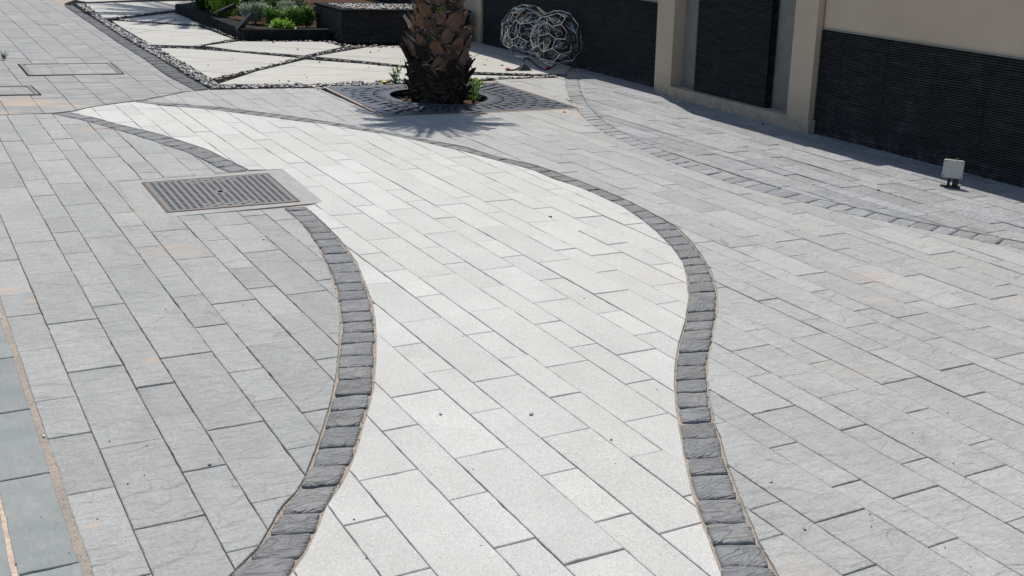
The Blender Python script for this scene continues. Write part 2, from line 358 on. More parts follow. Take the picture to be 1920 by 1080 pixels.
# white paving
XL=.41
zW=[G(140,209),*wB1U,G(530,317),FR[2],*wB2R[0:],*reversed(wM_L),G(238,192),G(165,202)]
pattern(zW,.411,.4243,-1,14,0.,.172,'white_paving',MW,v=.05,warm=.006,seed=3)
zL=[(XL,1.5),(XL,G(0,216)[1]),G(0,216),G(60,214),G(100,213),*wB1L,G(440,324),FR[0],FR[3],*wB2L,G(200,1230)]
pattern(zL,.411,.4243,-1,8,0.,.172,'grey_paving',MG,v=.075,warm=.006,seed=4)
zR=[G(272,188),G(345,173),G(392,168.5),G(610,164.5),(GR[3][0]-.03,GR[0][1]+.02),(GR[3][0]-.03,GR[3][1]-.03),(GR[2][0]+.14,GR[2][1]-.03),G(925,149.5),G(1059,145),*wR_L,G(2260,1300),*reversed(wM_U)]
pattern(zR,2.712,.430,-3,14,-.19,.163,'grey_paving',MG,v=.07,warm=.006,seed=5,base=1.07)
zS=[G(1086,145),G(1080,127),(9.35,14.3),(9.35,-3),*[p for p in reversed(wR_R)]]
pattern(zS,2.712+.1,.430,9,17,-.6,.163,'slate_paving',MS,v=.13,warm=.02,gap=.008,tlt=.004,zj=.002,seed=6)
# old weathered paving, upper left
r=random.Random(21); mb=MB()
zO=[(-12,G(0,215)[1]),G(0,215),G(100,211.5),G(138,207),G(165,200.5),G(240,190),G(268,186.5),G(345,171.5),G(365,171),G(312,142),G(270,111),G(215,76),G(160,38),G(120,11),(3.3,34),(-12,34)]
C1=Gs([(38,121),(205,119),(228,139),(56,142)]); C2=Gs([(-80,163),(55,162),(72,178),(-80,180)])
holes=[(C1[0][0],C1[2][1],C1[1][0],C1[0][1])]
for i in range(-38,14):
    x0=1.69+.328*i+ (0.0); x1=x0+.328
    y=-1+r.uniform(0,.5)
    y=10.+r.uniform(0,.4)
    while y<34:
        L=r.choice((.33,.5,.66,.66,.8)); 
        p=clip_rect(zO,x0+.0022,y+.0022,x1-.0022,y+L-.0022)
        if len(p)>2: slab(mb,p,r,r.gauss(0,.001),tc=tint(r,.045,1,.015),tilt=.001,step=.2,jit=.0012)
        y+=L
tag(mb.build('weathered_paving',MOLD),kind='structure')
# blue slate edging at the left with sand joint
r=random.Random(5); mb=MB(); ysx=[1.6,2.2,2.75,3.42,4.10,4.72,5.35,5.9]
for i in range(len(ysx)-1):
    for xa,xb in ((-.62,-.22),(-.2,.183),(.197,.384)):
        slab(mb,[(xa,ysx[i]+.004),(xb+r.uniform(-.004,.004),ysx[i]+.004),(xb+r.uniform(-.004,.004),ysx[i+1]-.004),(xa,ysx[i+1]-.004)],r,.0,tc=tint(r,.08),step=.05,jit=.002)
tag(mb.build('blue_slate_edging',MB_),kind='structure')
mb=MB(); mb.poly([(-.8,1,-.0025),(.2,1,-.0025),(.2,5.9,-.0025),(-.8,5.9,-.0025)]); tag(mb.build('edging_mortar',MSANDL),kind='structure')
mb=MB(); grid_sheet(mb,.36,1.5,.425,12,.012,lambda x,y:-.0045+.0035*noise.noise(Vector((x*40,y*40,1)))); tag(mb.build('sand_strip',MSAND),kind='structure')
r=random.Random(8); mb=MB(); y=5.91
while y<11.7:
    L=r.choice((.37,.5,.66))
    for xa,xb in ((-1.5,-1.04),(-1.03,-.62),(-.61,-.2),(-.19,.2),(.207,.395)): slab(mb,[(xa,y+.004),(xb,y+.004),(xb,y+L-.004),(xa,y+L-.004)],r,r.gauss(0,.001),tc=tint(r,.05,1.02,.03),step=.1)
    y+=L
tag(mb.build('grey_paving',MG),kind='structure')
# ------------------------------------------------------------------ sett bands
def arclen(L):
    s=[0]
    for a,b in zip(L,L[1:]): s.append(s[-1]+math.hypot(b[0]-a[0],b[1]-a[1]))
    return s
def at(L,S,t):
    t=max(0,min(S[-1],t))
    for i in range(len(S)-1):
        if t<=S[i+1]:
            k=(t-S[i])/max(1e-9,S[i+1]-S[i]); return Vector((L[i][0]+(L[i+1][0]-L[i][0])*k,L[i][1]+(L[i+1][1]-L[i][1])*k))
    return Vector(L[-1])
def smooth_line(L,n=2):
    for _ in range(n):
        M=[L[0]]
        for a,b in zip(L,L[1:]): M+= [(a[0]*.75+b[0]*.25,a[1]*.75+b[1]*.25),(a[0]*.25+b[0]*.75,a[1]*.25+b[1]*.75)]
        M.append(L[-1]); L=M
    return L
def sett(mb,q,r,z=0.004,n=7,tc=(1,1,1),bulge=.0015,rough=.0038,rr=.14):
    # q: four corners (counter-clockwise), rounded and roughened top
    q=[Vector(p) for p in q]; mb.cur=tc; ox,oy=r.uniform(0,90),r.uniform(0,90)
    ids={}
    def pos(u,v):
        # rounded-corner square map
        a,b=2*u-1,2*v-1
        k=1-rr*.5*(abs(a)**6)*(abs(b)**6)
        a*=k;b*=k; uu,vv=(a+1)/2,(b+1)/2
        p=(q[0]*(1-uu)+q[1]*uu)*(1-vv)+(q[3]*(1-uu)+q[2]*uu)*vv
        return p
    for j in range(n+1):
        for i in range(n+1):
            u,v=i/n,j/n
            # pull rows towards the rim so that the arris is tight
            uu=.5+.5*math.copysign(abs(2*u-1)**.8,2*u-1) if u!=.5 else .5
            vv=.5+.5*math.copysign(abs(2*v-1)**.8,2*v-1) if v!=.5 else .5
            p=pos(uu,vv); e=min(uu,1-uu,vv,1-vv)
            if e==0:
                w=noise.noise(Vector((p.x*22+ox,p.y*22,oy)))*.007; c=(q[0]+q[2])/2; p=p+(c-p).normalized()*(w+.001)
            zz=z+bulge*min(1,e*5)+rough*noise.noise(Vector((p.x*10+ox,p.y*16+oy,1)))+rough*.6*abs(noise.noise(Vector((p.x*9+oy,p.y*30+ox,4))))
            if e==0: zz-=.0035
            ids[i,j]=mb.V((p.x,p.y,zz))
    for j in range(n):
        for i in range(n): mb.Fc((ids[i,j],ids[i+1,j],ids[i+1,j+1],ids[i,j+1]))
    rim=[ids[i,0] for i in range(n)]+[ids[n,j] for j in range(n)]+[ids[i,n] for i in range(n,0,-1)]+[ids[0,j] for j in range(n,0,-1)]
    low=[mb.V((mb.v[k][0],mb.v[k][1],z-.03)) for k in rim]
    m=len(rim)
    for k in range(m): mb.Fc((low[k],low[(k+1)%m],rim[(k+1)%m],rim[k]))
def band(name,A,B,r,size=(.12,.2),gap=.005,edge=.012,mat=MSETT,bounds=None,v=.12,taper=False,z=.0,n=7,base=1.):
    A=smooth_line(A);B=smooth_line(B); SA,SB=arclen(A),arclen(B)
    mb=MB(); t=0.; Lm=(SA[-1]+SB[-1])/2
    while t<Lm-.03:
        d=r.uniform(*size); 
        f0,f1=t/Lm,min(1,(t+d)/Lm); g=gap/Lm/2
        sk=r.uniform(-.012,.012)/Lm
        a0,a1=at(A,SA,(f0+g)*SA[-1]),at(A,SA,(f1-g+sk)*SA[-1]); b0,b1=at(B,SB,(f0+g)*SB[-1]),at(B,SB,(f1-g)*SB[-1])
        w=(b0-a0).length
        if w>.02:
            e=min(edge,.2*w)
            e1,e2,e3,e4=[e*r.uniform(.4,1.5) for _ in range(4)]
            u0=(b0-a0).normalized(); u1=(b1-a1).normalized() if (b1-a1).length>1e-4 else u0
            nn=n if t<1e9 else 4
            q=[a0+u0*e1,a1+u1*e2,b1-u1*e3,b0-u0*e4]
            if area([(p.x,p.y) for p in q])<0: q=q[::-1]
            sett(mb,q,r,z+r.gauss(0,.0015),n,tint(r,v,base,.02))
        t+=d
    return tag(mb.build(name,mat,smooth=True),kind='structure')
r=random.Random(31)
band('sett_band',[p for p in wM_L[::-1]],[p for p in wM_U[::-1]],r,(.145,.205),n=8)
band('sett_band',wB2L[::-1],wB2R[::-1],r,(.145,.21),n=8)
band('sett_band',wB1L[::-1],wB1U[::-1],r,(.14,.22),n=6)
band('sett_band',wR_L[::-1],wR_R[::-1],r,(.13,.22),n=6,v=.14,mat=MS,edge=.004,base=.92,gap=.003,z=-.0015)
SL=Gs([(120,10),(160,37.5),(215,75.5),(270,110.5),(312,141),(365,169)]); SR=Gs([(137,10),(200,50),(250,82),(312,117),(350,142),(392,166.5)])
band('dark_sett_strip',SL[::-1],SR[::-1],r,(.12,.3),edge=.004,mat=MSTRIP,n=4,v=.12)
# pale edging course beside the dark strip is part of the weathered paving
# ------------------------------------------------------------------ cream slabs and pebbles
mb=MB(); mb.prism(Gs([(120,6),(396,168),(1056,146),(1056,124),(872,60),(600,-60),(300,-60)]),-.03,-.0085); tag(mb.build('pebble_bed',MVOID),kind='structure')
def slabpx(mb,L,r,z=.0): 
    slab(mb,Gs(L),r,z,depth=.03,ch=.006,tc=tint(r,.03),tilt=.0006,step=.25,jit=.003)
r=random.Random(9); mb=MB()
P0=[(-40,-60),(150,1),(165,3),(330,-4),(560,-40),(500,-90)]
P1=[(160,6.5),(195,34),(215,33),(280,24.5),(341,16),(337,8),(372,1)]
P2=[(222,36),(341,22),(343,28),(376,46.5)]
P3=[(210,39),(222,39.5),(375,50),(436,73),(366,86),(284,83.5),(228,51)]
P4=[(291,90),(345,91),(437,97.5),(562,109),(475,130),(396,147),(352,121)]
P5=[(384,85.5),(447,77.5),(608,78.5),(643,87.5),(570,103.5),(445,94)]
P6=[(407,158),(480,134),(572,111.5),(680,119.5),(762,127.5),(880,140.5),(1045,144.5),(905,148),(600,158)]
P7=[(590,105.5),(690,88),(760,85),(872,72),(905,81),(1072,125),(1060,138),(1000,139),(880,134),(765,123),(680,114)]
for p in (P0,P1,P2,P3,P4,P5,P6,P7): slabpx(mb,p,r)
tag(mb.build('cream_paving',MCR),kind='structure')
# saw joints in the cream slabs: shallow real grooves would be 3 mm; laid as thin filled joints
mb=MB()
for a,b in (((230,52),(290,57)),((290,57),(420,66)),((290,57),(248,63)),((325,106),(525,121)),((380,134),(440,138)),((430,82),(640,95)),((530,122),(790,140)),((610,103),(760,112)),((882,109),(912,96)),((912,96),(960,110)),((240,31),(330,34))):
    p=Vector((*G(*a),.0));q=Vector((*G(*b),.0)); d=(q-p).normalized(); n=Vector((-d.y,d.x,0))*.004
    mb.poly([p-n+Vector((0,0,.004)),q-n+Vector((0,0,.004)),q+n+Vector((0,0,.004)),p+n+Vector((0,0,.004))])
tag(mb.build('filled_joints',MVOID),kind='structure')
def pebble_mesh(mb,c,sx,sy,sz,rot,r,colr):
    mb.cur=colr; n=7; m=4; cs,sn=math.cos(rot),math.sin(rot); rows=[]
    for j in range(m+1):
        th=math.pi*j/m
        if j in (0,m): rows.append([mb.V((c[0],c[1],c[2]+sz*math.cos(th)))]); continue
        row=[]
        for i in range(n):
            ph=2*math.pi*(i+.5*(j%2))/n; k=r.uniform(.88,1.1); x=sx*math.sin(th)*math.cos(ph)*k;y=sy*math.sin(th)*math.sin(ph)*k
            row.append(mb.V((c[0]+x*cs-y*sn,c[1]+x*sn+y*cs,c[2]+sz*math.cos(th)*k)))
        rows.append(row)
    for i in range(n):
        j=(i+1)%n
        mb.Fc((rows[0][0],rows[1][i],rows[1][j])); mb.Fc((rows[m][0],rows[m-1][j],rows[m-1][i]))
        for k in range(1,m-1):
            mb.Fc((rows[k][i],rows[k+1][i],rows[k+1][j],rows[k][j]))
PC=[(.10,.11,.12)]*5+[(.05,.053,.06)]*5+[(.2,.2,.2)]*3+[(.33,.33,.31)]*2+[(.62,.6,.56)]*1+[(.34,.2,.12)]+[(.36,.28,.19)]
def fill_pebbles(mb,poly,count,r,s=(.028,.055),z=-.012,hz=.5):
    xs=[p[0] for p in poly];ys=[p[1] for p in poly]
    def inside(x,y):
        c=False;n=len(poly)
        for i in range(n):
            a=poly[i];b=poly[i-1]
            if (a[1]>y)!=(b[1]>y) and x<(b[0]-a[0])*(y-a[1])/(b[1]-a[1])+a[0]: c=not c
        return c
    k=0;tries=0
    while k<count and tries<count*60:
        tries+=1; x=r.uniform(min(xs),max(xs));y=r.uniform(min(ys),max(ys))
        if inside(x,y):
            a=r.uniform(*s); pebble_mesh(mb,(x,y,z+r.uniform(0,.012)),a,a*r.uniform(.6,.9),a*hz*r.uniform(.7,1.1),r.uniform(0,3.14),r,tuple(q*K for K in (r.uniform(.55,1.),) for q in r.choice(PC))); k+=1
r=random.Random(17); mb=MB()
fill_pebbles(mb,Gs([(143,8),(200,48),(252,81),(314,116),(352,140),(394,165),(412,160),(350,122),(287,87),(225,53),(190,33),(158,7)]),820,r)
fill_pebbles(mb,Gs([(394,166),(610,163),(750,158),(905,149),(1055,145),(1060,142.5),(905,146.5),(750,151),(600,157),(408,160)]),360,r,(.028,.06))
def line_pebbles(L,w,n,s=(.02,.04)):
    L=Gs(L)
    for a,b in zip(L,L[1:]):
        a,b=Vector(a),Vector(b); d=(b-a); l=d.length; nn=Vector((-d.y,d.x)).normalized()*w
        fill_pebbles(mb,[tuple(a-nn),tuple(b-nn),tuple(b+nn),tuple(a+nn)],int(n*l),r,s,-.012)
line_pebbles([(198,36),(270,26),(343,18.5)],.06,34)
line_pebbles([(215,38),(300,43.5),(377,48.5)],.07,34)
line_pebbles([(286,87),(440,95.5),(567,106.5),(675,116.5),(762,124.5),(880,137),(940,138),(1062,141.5)],.05,30)
line_pebbles([(387,151),(475,132),(567,107),(675,86.5)],.055,32)
line_pebbles([(366,87.5),(440,74.5)],.06,34)
fill_pebbles(mb,Gs([(334,22),(345,20),(460,74),(620,75),(645,84),(694,88),(640,88),(605,78),(452,78),(380,48)]),260,r,(.03,.055))
fill_pebbles(mb,Gs([(640,83),(760,87),(762,90),(690,89)]),30,r,(.03,.05))
tag(mb.build('pebbles',MPB,smooth=True),kind='stuff')
# ------------------------------------------------------------------ flat shapes with real holes
def plate(name,outer,holes,z,thick,mat,parent=None):
    vs=[];fs=[]
    for ring in [outer]+holes:
        if area(ring)<0: ring=ring[::-1]
        b=len(vs); vs+=[Vector(p) for p in ring]; fs.append(list(range(b,b+len(ring))))
    ov,oe,of,_,_,ofs=mathutils.geometry.delaunay_2d_cdt(vs,[],fs,1,1e-6)
    keep=[f for f,o in zip(of,ofs) if o==[0]]
    mb=MB(); mb.cur=(1,1,1)
    top=[mb.V((p.x,p.y,z)) for p in ov]; low=[mb.V((p.x,p.y,z-thick)) for p in ov]
    cnt={}
    for f in keep:
        mb.Fc([top[k] for k in f]); mb.Fc([low[k] for k in f][::-1])
        for a,b in zip(f,f[1:]+f[:1]): cnt[(a,b)]=1
    for (a,b) in list(cnt):
        if (b,a) not in cnt: mb.Fc((top[b],top[a],low[a],low[b]))
    return mb.build(name,mat,parent)
# manhole cover
MC=Gs([(270,343),(500,326),(558,377),(316,397)])
def bil(Q,u,v):
    a=Vector(Q[3])*(1-u)+Vector(Q[2])*u; b=Vector(Q[0])*(1-u)+Vector(Q[1])*u; p=a*(1-v)+b*v; return (p.x,p.y)
mc=empty('manhole_cover',(*bil(MC,.5,.5),0)); tag(mc,'rectangular grey cast iron manhole cover with slotted tread, set in a concrete surround','manhole cover')
r=random.Random(2); holes=[]
nc,nr=18,22
for i in range(nc):
    for j in range(nr):
        u0=(i+.2)/nc*.95+.025; u1=(i+.74)/nc*.95+.025; v0=(j+.22)/nr*.94+.03; v1=(j+.76)/nr*.94+.03
        um,vm=(u0+u1)/2-.5,(v0+v1)/2-.5
        if abs(um)<.05 and abs(vm)<.05: continue
        if abs(abs(vm)-.40)<.06 and abs(um)<.22 and (i+j)%2: continue
        holes.append([bil(MC,u0,v0),bil(MC,u1,v0),bil(MC,u1,v1),bil(MC,u0,v1)])
holes.append([(bil(MC,.5,.5)[0]+.022*math.cos(a),bil(MC,.5,.5)[1]+.03*math.sin(a)) for a in [k*math.pi/4 for k in range(8)]])
plate('cover_plate',[bil(MC,0,0),bil(MC,1,0),bil(MC,1,1),bil(MC,0,1)],holes,.002,.008,MIRON,mc)
mb=MB(); mb.poly([(*bil(MC,0,0),-.038),(*bil(MC,1,0),-.038),(*bil(MC,1,1),-.038),(*bil(MC,0,1),-.038)]); mb.build('dark_slot_backing',MVOID,mc)  # black sheet added so the shade below the slots reads dark
def ring(mb,Qi,Qo,z0,z1):
    for k in range(4):
        j=(k+1)%4; a,b,c,d=Qi[k],Qi[j],Qo[j],Qo[k]
        mb.prism([a,b,c,d] if area([a,b,c,d])>0 else [d,c,b,a],z0,z1)
def grow(Q,e):
    c=Vector((sum(p[0] for p in Q)/4,sum(p[1] for p in Q)/4)); out=[]
    P=[tuple(p) for p in Q]
    if area(P)<0: P=P[::-1]; return offset_in(P,-e)[::-1]
    return offset_in(P,-e)
mb=MB(); ring(mb,grow(MC,.004),grow(MC,.016),-.04,.003); mb.build('cover_frame',MRUST,mc)
mb=MB(); Qo=grow([Vector(p) for p in FR],.012); ring(mb,grow(MC,.018),Qo,-.04,-.0025); mb.build('concrete_surround',MCONC,mc)
# tree grate
gx,gy=5.88,12.15; RH=.60
tg=empty('tree_grate',(gx,gy,0)); tag(tg,'square dark metal tree grate with curved slots around the palm trunk','tree grate')
r=random.Random(4); holes=[[(gx+RH*math.cos(a),gy+RH*math.sin(a)) for a in [k*2*math.pi/48 for k in range(48)]]]
def ingr(x,y,m=.05):
    return 4.74+m<x<7.2-m and 11.03+m<y<13.08-m
def slot(a,r0,r1,w,bend):
    n=7; Lft=[];Rgt=[]
    for k in range(n+1):
        t=k/n; rr=r0+(r1-r0)*t; aa=a+bend*(t-.3)**2*math.copysign(1,bend)*1.; aa=a+bend*t*t
        ww=w*(.35+ .65*(1-t)**1.5+ (1.3*math.exp(-((t-.08)/.12)**2))*.6); x,y=gx+rr*math.cos(aa),gy+rr*math.sin(aa)
        tx,ty=-math.sin(aa),math.cos(aa); Lft.append((x+tx*ww,y+ty*ww)); Rgt.append((x-tx*ww,y-ty*ww))
    return Lft+Rgt[::-1]
for (r0,r1,n,ph) in ((.65,.80,40,0),(.71,.97,40,.5),(.86,1.08,46,.0),(1.0,1.22,50,.5),(1.12,1.36,56,.0),(1.24,1.47,60,.5),(1.38,1.58,64,.0)):
    for k in range(n):
        a=2*math.pi*(k+ph)/n; dr=r.uniform(-.015,.015)
        s=slot(a,r1-.002+dr,r0+.022+dr,.023,(1 if k%5 else -.6)*.028/((r0+r1)/2))
        if all(ingr(*p) for p in s): holes.append(s)
plate('grate_plate',[(4.70,11.0),(7.2,11.03),(7.2,13.09),(4.77,13.08)],holes,.004,.008,MGRATE,tg)
mb=MB()
Qi=[(4.77,13.085),(7.205,13.095),(7.205,11.025),(4.695,10.995)]
ring(mb,grow(Qi,.003),grow(Qi,.028),-.05,.002); mb.build('grate_frame',MSANDL,tg)
mb=MB(); mb.box(7.24,11.0,-.05,7.33,13.15,.001); mb.build('concrete_kerb',MCONC,tg)
mb=MB(); grid_sheet(mb,4.6,10.85,7.3,13.3,.06,lambda x,y:-.10+.02*noise.noise(Vector((x*6,y*6,0)))+.05*max(0,1-math.hypot(x-gx,y-gy)/.65)); 
mb.m=[0 if math.hypot(sum(mb.v[q][0] for q in f)/4-gx,sum(mb.v[q][1] for q in f)/4-gy)<.66 else 1 for f in mb.f]  # soil under the plate coloured near-black, shade painted in beneath the slots
pit=mb.build('tree_pit',[MSOIL,MVOID]); tag(pit,kind='structure')
# inset access covers in the weathered paving
def access(Q,label,r):
    c=(sum(p[0] for p in Q)/4,sum(p[1] for p in Q)/4); e=empty('access_cover',(*c,0)); tag(e,label,'access cover','paving-filled access covers')
    mb=MB(); ring(mb,grow(Q,-.03),grow(Q,.012),-.01,.009); mb.build('rim',MIRON,e)
    mb=MB(); Qi=grow(Q,-.045)
    for i in range(4):
        slab(mb,[bil(Qi,i/4+.004,0),bil(Qi,(i+1)/4-.004,0),bil(Qi,(i+1)/4-.004,1),bil(Qi,i/4+.004,1)],r,.005,tc=tint(r,.05),tilt=.0005,step=.2)
    mb.build('paving_inlay',MOLD,e)
    mb=MB(); ring(mb,grow(Q,.014),grow(Q,.03),-.004,.0055); mb.build('gasket',MVOID,e)
access(C1,'shallow rectangular cover filled with grey paving, behind the wavy paving near the pebble strip',r)
access(C2,'paving-filled cover cut off by the left edge of the picture',r)
# ------------------------------------------------------------------ boundary wall
def ribbed(mb,x0,ya,yb,z0,z1,pitch=.0245,d=.02,r=None,axis='y',step=.16,sgn=1):
    # split-face ribs running along the axis; face looks to -x (axis y) or -y (axis x)
    n=int((z1-z0)/pitch); m=max(2,int(abs(yb-ya)/step)); cols=[]; PW=.62
    ysl=[]
    for j in range(m+1):
        y=ya+(yb-ya)*j/m
        if ysl:
            a,b=sorted((ysl[-1][0],y)); q=math.floor(b/PW)*PW
            if a+.01<q<b-.01: s_=1 if y>ysl[-1][0] else -1; ysl+= [(q-.003*s_,0),(q-.0015*s_,1),(q+.0015*s_,1),(q+.003*s_,0)]
        ysl.append((y,0))
    m=len(ysl)-1; prn=random.Random(int(x0*100)); ps=[prn.uniform(-.0035,.0035) for _ in range(90)]; px__=[prn.uniform(-.002,.002) for _ in range(90)]
    for (y,gr) in ysl:
        c=[]; pi=int(math.floor(y/PW+.001))%90
        for i in range(n):
            z=z0+i*pitch
            for (dz,dx,tt) in ((0.0,0,.4),(.10,1,.7),(.45,.9,2.6),(.92,0.05,.9)):  # last value tints: sky-lit ledges painted lighter, shaded grooves darker
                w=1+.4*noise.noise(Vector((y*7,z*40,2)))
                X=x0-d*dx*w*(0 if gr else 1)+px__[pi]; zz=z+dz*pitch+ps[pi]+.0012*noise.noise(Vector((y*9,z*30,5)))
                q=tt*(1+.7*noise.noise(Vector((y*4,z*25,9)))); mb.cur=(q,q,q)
                if axis=='y': c.append(mb.V((X+LX*zz,y+LY*zz,zz)))
                else: c.append(mb.V((y+LX*zz,X+LY*zz,zz)))
        cols.append(c)
    for j in range(m):
        for k in range(len(cols[0])-1):
            a,b,c,d2=cols[j][k],cols[j+1][k],cols[j+1][k+1],cols[j][k+1]
            mb.Fc((a,b,c,d2) if axis!='y' else (b,a,d2,c))
wl=empty('boundary_wall',(9.1,9,0)); tag(wl,'beige rendered boundary wall with ribbed black stone dado panels and pilasters','wall')
mb=MB()
mb.box(9.035,-3,1.142,9.6,8.995,2.7,True)          # near beige face above the panel
mb.box(9.10,-3,-.3,9.6,8.995,1.142,True)
mb.box(9.60,9.30,-.3,9.75,11.7,3.0,True)
mb.box(9.235,11.965,1.146,9.7,12.7,3.0,True); mb.box(9.235,12.7,1.146,9.7,15.4,2.05,True); mb.box(9.235,15.4,1.146,9.7,17.4,4.2,True)
mb.box(9.33,11.97,-.3,9.7,17.4,1.146,True)
mb.build('rendered_wall',MPL,wl)
mb=MB(); mb.box(8.95,9.02,-.3,9.5,9.37,3.0,True); mb.box(8.98,11.60,-.3,9.5,11.96,3.0,True)
o=mb.build('pilaster',MPL,wl)
me=o.data
mb=MB(); mb.box(8.935,8.99,-.3,9.4,9.06,.15,True); mb.box(8.945,9.06,-.3,9.4,11.6,.135,True); mb.build('plinth',MPL,wl)
mb=MB(); mb.box(8.96,9.37,2.6,9.6,11.6,3.0,True); mb.build('lintel',MPL,wl)
mb=MB(); mb.box(9.16,9.37,.0,9.35,11.6,2.6,True); mb.build('recess_back',MGREYP,wl)
r=random.Random(3)
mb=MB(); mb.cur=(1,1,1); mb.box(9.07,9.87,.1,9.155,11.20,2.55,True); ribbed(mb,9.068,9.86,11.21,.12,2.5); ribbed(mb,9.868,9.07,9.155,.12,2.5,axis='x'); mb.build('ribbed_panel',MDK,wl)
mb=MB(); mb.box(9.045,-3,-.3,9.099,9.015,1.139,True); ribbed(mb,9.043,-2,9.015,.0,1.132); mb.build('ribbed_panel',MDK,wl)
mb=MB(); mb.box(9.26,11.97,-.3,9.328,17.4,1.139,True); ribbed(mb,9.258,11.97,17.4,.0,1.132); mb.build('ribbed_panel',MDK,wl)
mb=MB(); mb.box(9.01,-3,1.1395,9.033,8.99,1.150,True); mb.box(9.2,11.97,1.1395,9.233,17.4,1.150,True); mb.build('panel_cap',MGREYP,wl)
# far column and dark gateway beyond
cl=empty('gate_column',(9.5,18.1,0)); tag(cl,'grey beige column at the dark gateway behind the palm trunk','column')
mb=MB(); mb.box(9.27,17.52,-.3,9.8,18.75,4.2,True); mb.build('shaft',MPL,cl)
mb=MB(); mb.box(9.235,17.49,-.3,9.82,18.78,.24,True); mb.build('base',MPL,cl)
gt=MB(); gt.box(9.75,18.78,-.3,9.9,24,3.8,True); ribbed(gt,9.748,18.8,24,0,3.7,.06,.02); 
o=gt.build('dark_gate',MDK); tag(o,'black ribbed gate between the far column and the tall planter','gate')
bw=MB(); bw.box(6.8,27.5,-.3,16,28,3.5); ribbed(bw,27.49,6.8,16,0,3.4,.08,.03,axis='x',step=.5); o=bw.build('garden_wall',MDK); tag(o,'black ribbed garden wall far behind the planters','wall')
# ------------------------------------------------------------------ planters
lp=empty('low_planter',(5.9,18.1,0)); tag(lp,'low black granite planter kerb with shrubs growing in it','planter')
def wallseg(mb,a,b,t,z0,z1,zc,over=.02):
    a,b=Vector(a),Vector(b); d=(b-a).normalized(); n=Vector((-d.y,d.x))*t
    q=[tuple(a),tuple(b),tuple(b+n),tuple(a+n)]
    if area(q)<0:q=q[::-1]
    mb.prism(q,z0,z1)
A0=(5.13,22.6);A1=(5.17,18.0);A2=(6.62,17.98)
mb=MB()
mb.prism([(A1[0],A1[1]),(A1[0]+.12,A1[1]+.1),(A0[0]+.12,A0[1]),A0],-.05,.15); mb.prism([A1,A2,(A2[0],A2[1]+.1),(A1[0]+.12,A1[1]+.1)],-.05,.15); mb.build('kerb_wall',MGRAN,lp)
mb=MB()
yy=A1[1]+.16
while yy<22.6:
    L=.55; mb.box(A1[0]-.03,yy,.152,A1[0]+.27,min(yy+L-.004,22.6),.18); yy+=L
mb.prism([(A1[0]-.03,A1[1]-.03),(A2[0],A2[1]-.03),(A2[0],A2[1]+.155),(A1[0]-.03,A1[1]+.155)],.152,.18); mb.build('coping',MGRAN,lp)
mb=MB(); grid_sheet(mb,5.25,18.1,8.6,22.6,.15,lambda x,y:.11+.03*noise.noise(Vector((x*4,y*4,0)))); mb.build('soil',MSOIL,lp)
hp=empty('tall_planter',(7.6,18,0)); tag(hp,'tall black ribbed stone planter topped with river pebbles','planter')
B=(6.734,17.63)
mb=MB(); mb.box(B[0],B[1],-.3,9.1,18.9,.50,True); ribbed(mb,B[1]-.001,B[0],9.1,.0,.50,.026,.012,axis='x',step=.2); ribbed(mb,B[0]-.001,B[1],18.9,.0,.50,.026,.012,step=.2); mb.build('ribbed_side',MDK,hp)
mb=MB(); 
Qo=[(B[0]-.03,B[1]-.03),(9.12,B[1]-.03),(9.12,18.93),(B[0]-.03,18.93)]; Qo=[(x+LX*.5,y+LY*.5) for x,y in Qo]; Qi=offset_in(Qo,.17)
ring(mb,Qi,Qo,.502,.54); mb.build('rim_slab',MGRAN,hp)
mb=MB(); mb.poly([(x,y,.512) for x,y in Qi]); mb.build('soil',MVOID,hp)
mb=MB(); fill_pebbles(mb,offset_in(Qi,.03),520,r,(.03,.06),.525); 
o=mb.build('pebbles',MPB,hp,smooth=True); o['kind']='stuff'
mp=empty('middle_planter',(7.5,21,0)); tag(mp,'black planter ledge with reddish soil behind the shrubs at the top edge','planter')
mb=MB(); mb.box(6.9,20.3,-.1,9.2,23.5,.30); mb.build('ledge_wall',MGRAN,mp)
mb=MB(); ring(mb,[(7.15,20.55),(9.0,20.55),(9.0,23.3),(7.15,23.3)],[(6.87,20.27),(9.23,20.27),(9.23,23.53),(6.87,23.53)],.302,.34); mb.build('coping',MGRAN,mp)
mb=MB(); mb.poly([(7.15,20.55,.32),(9.0,20.55,.32),(9.0,23.3,.32),(7.15,23.3,.32)]); mb.build('soil',MSOIL,mp)
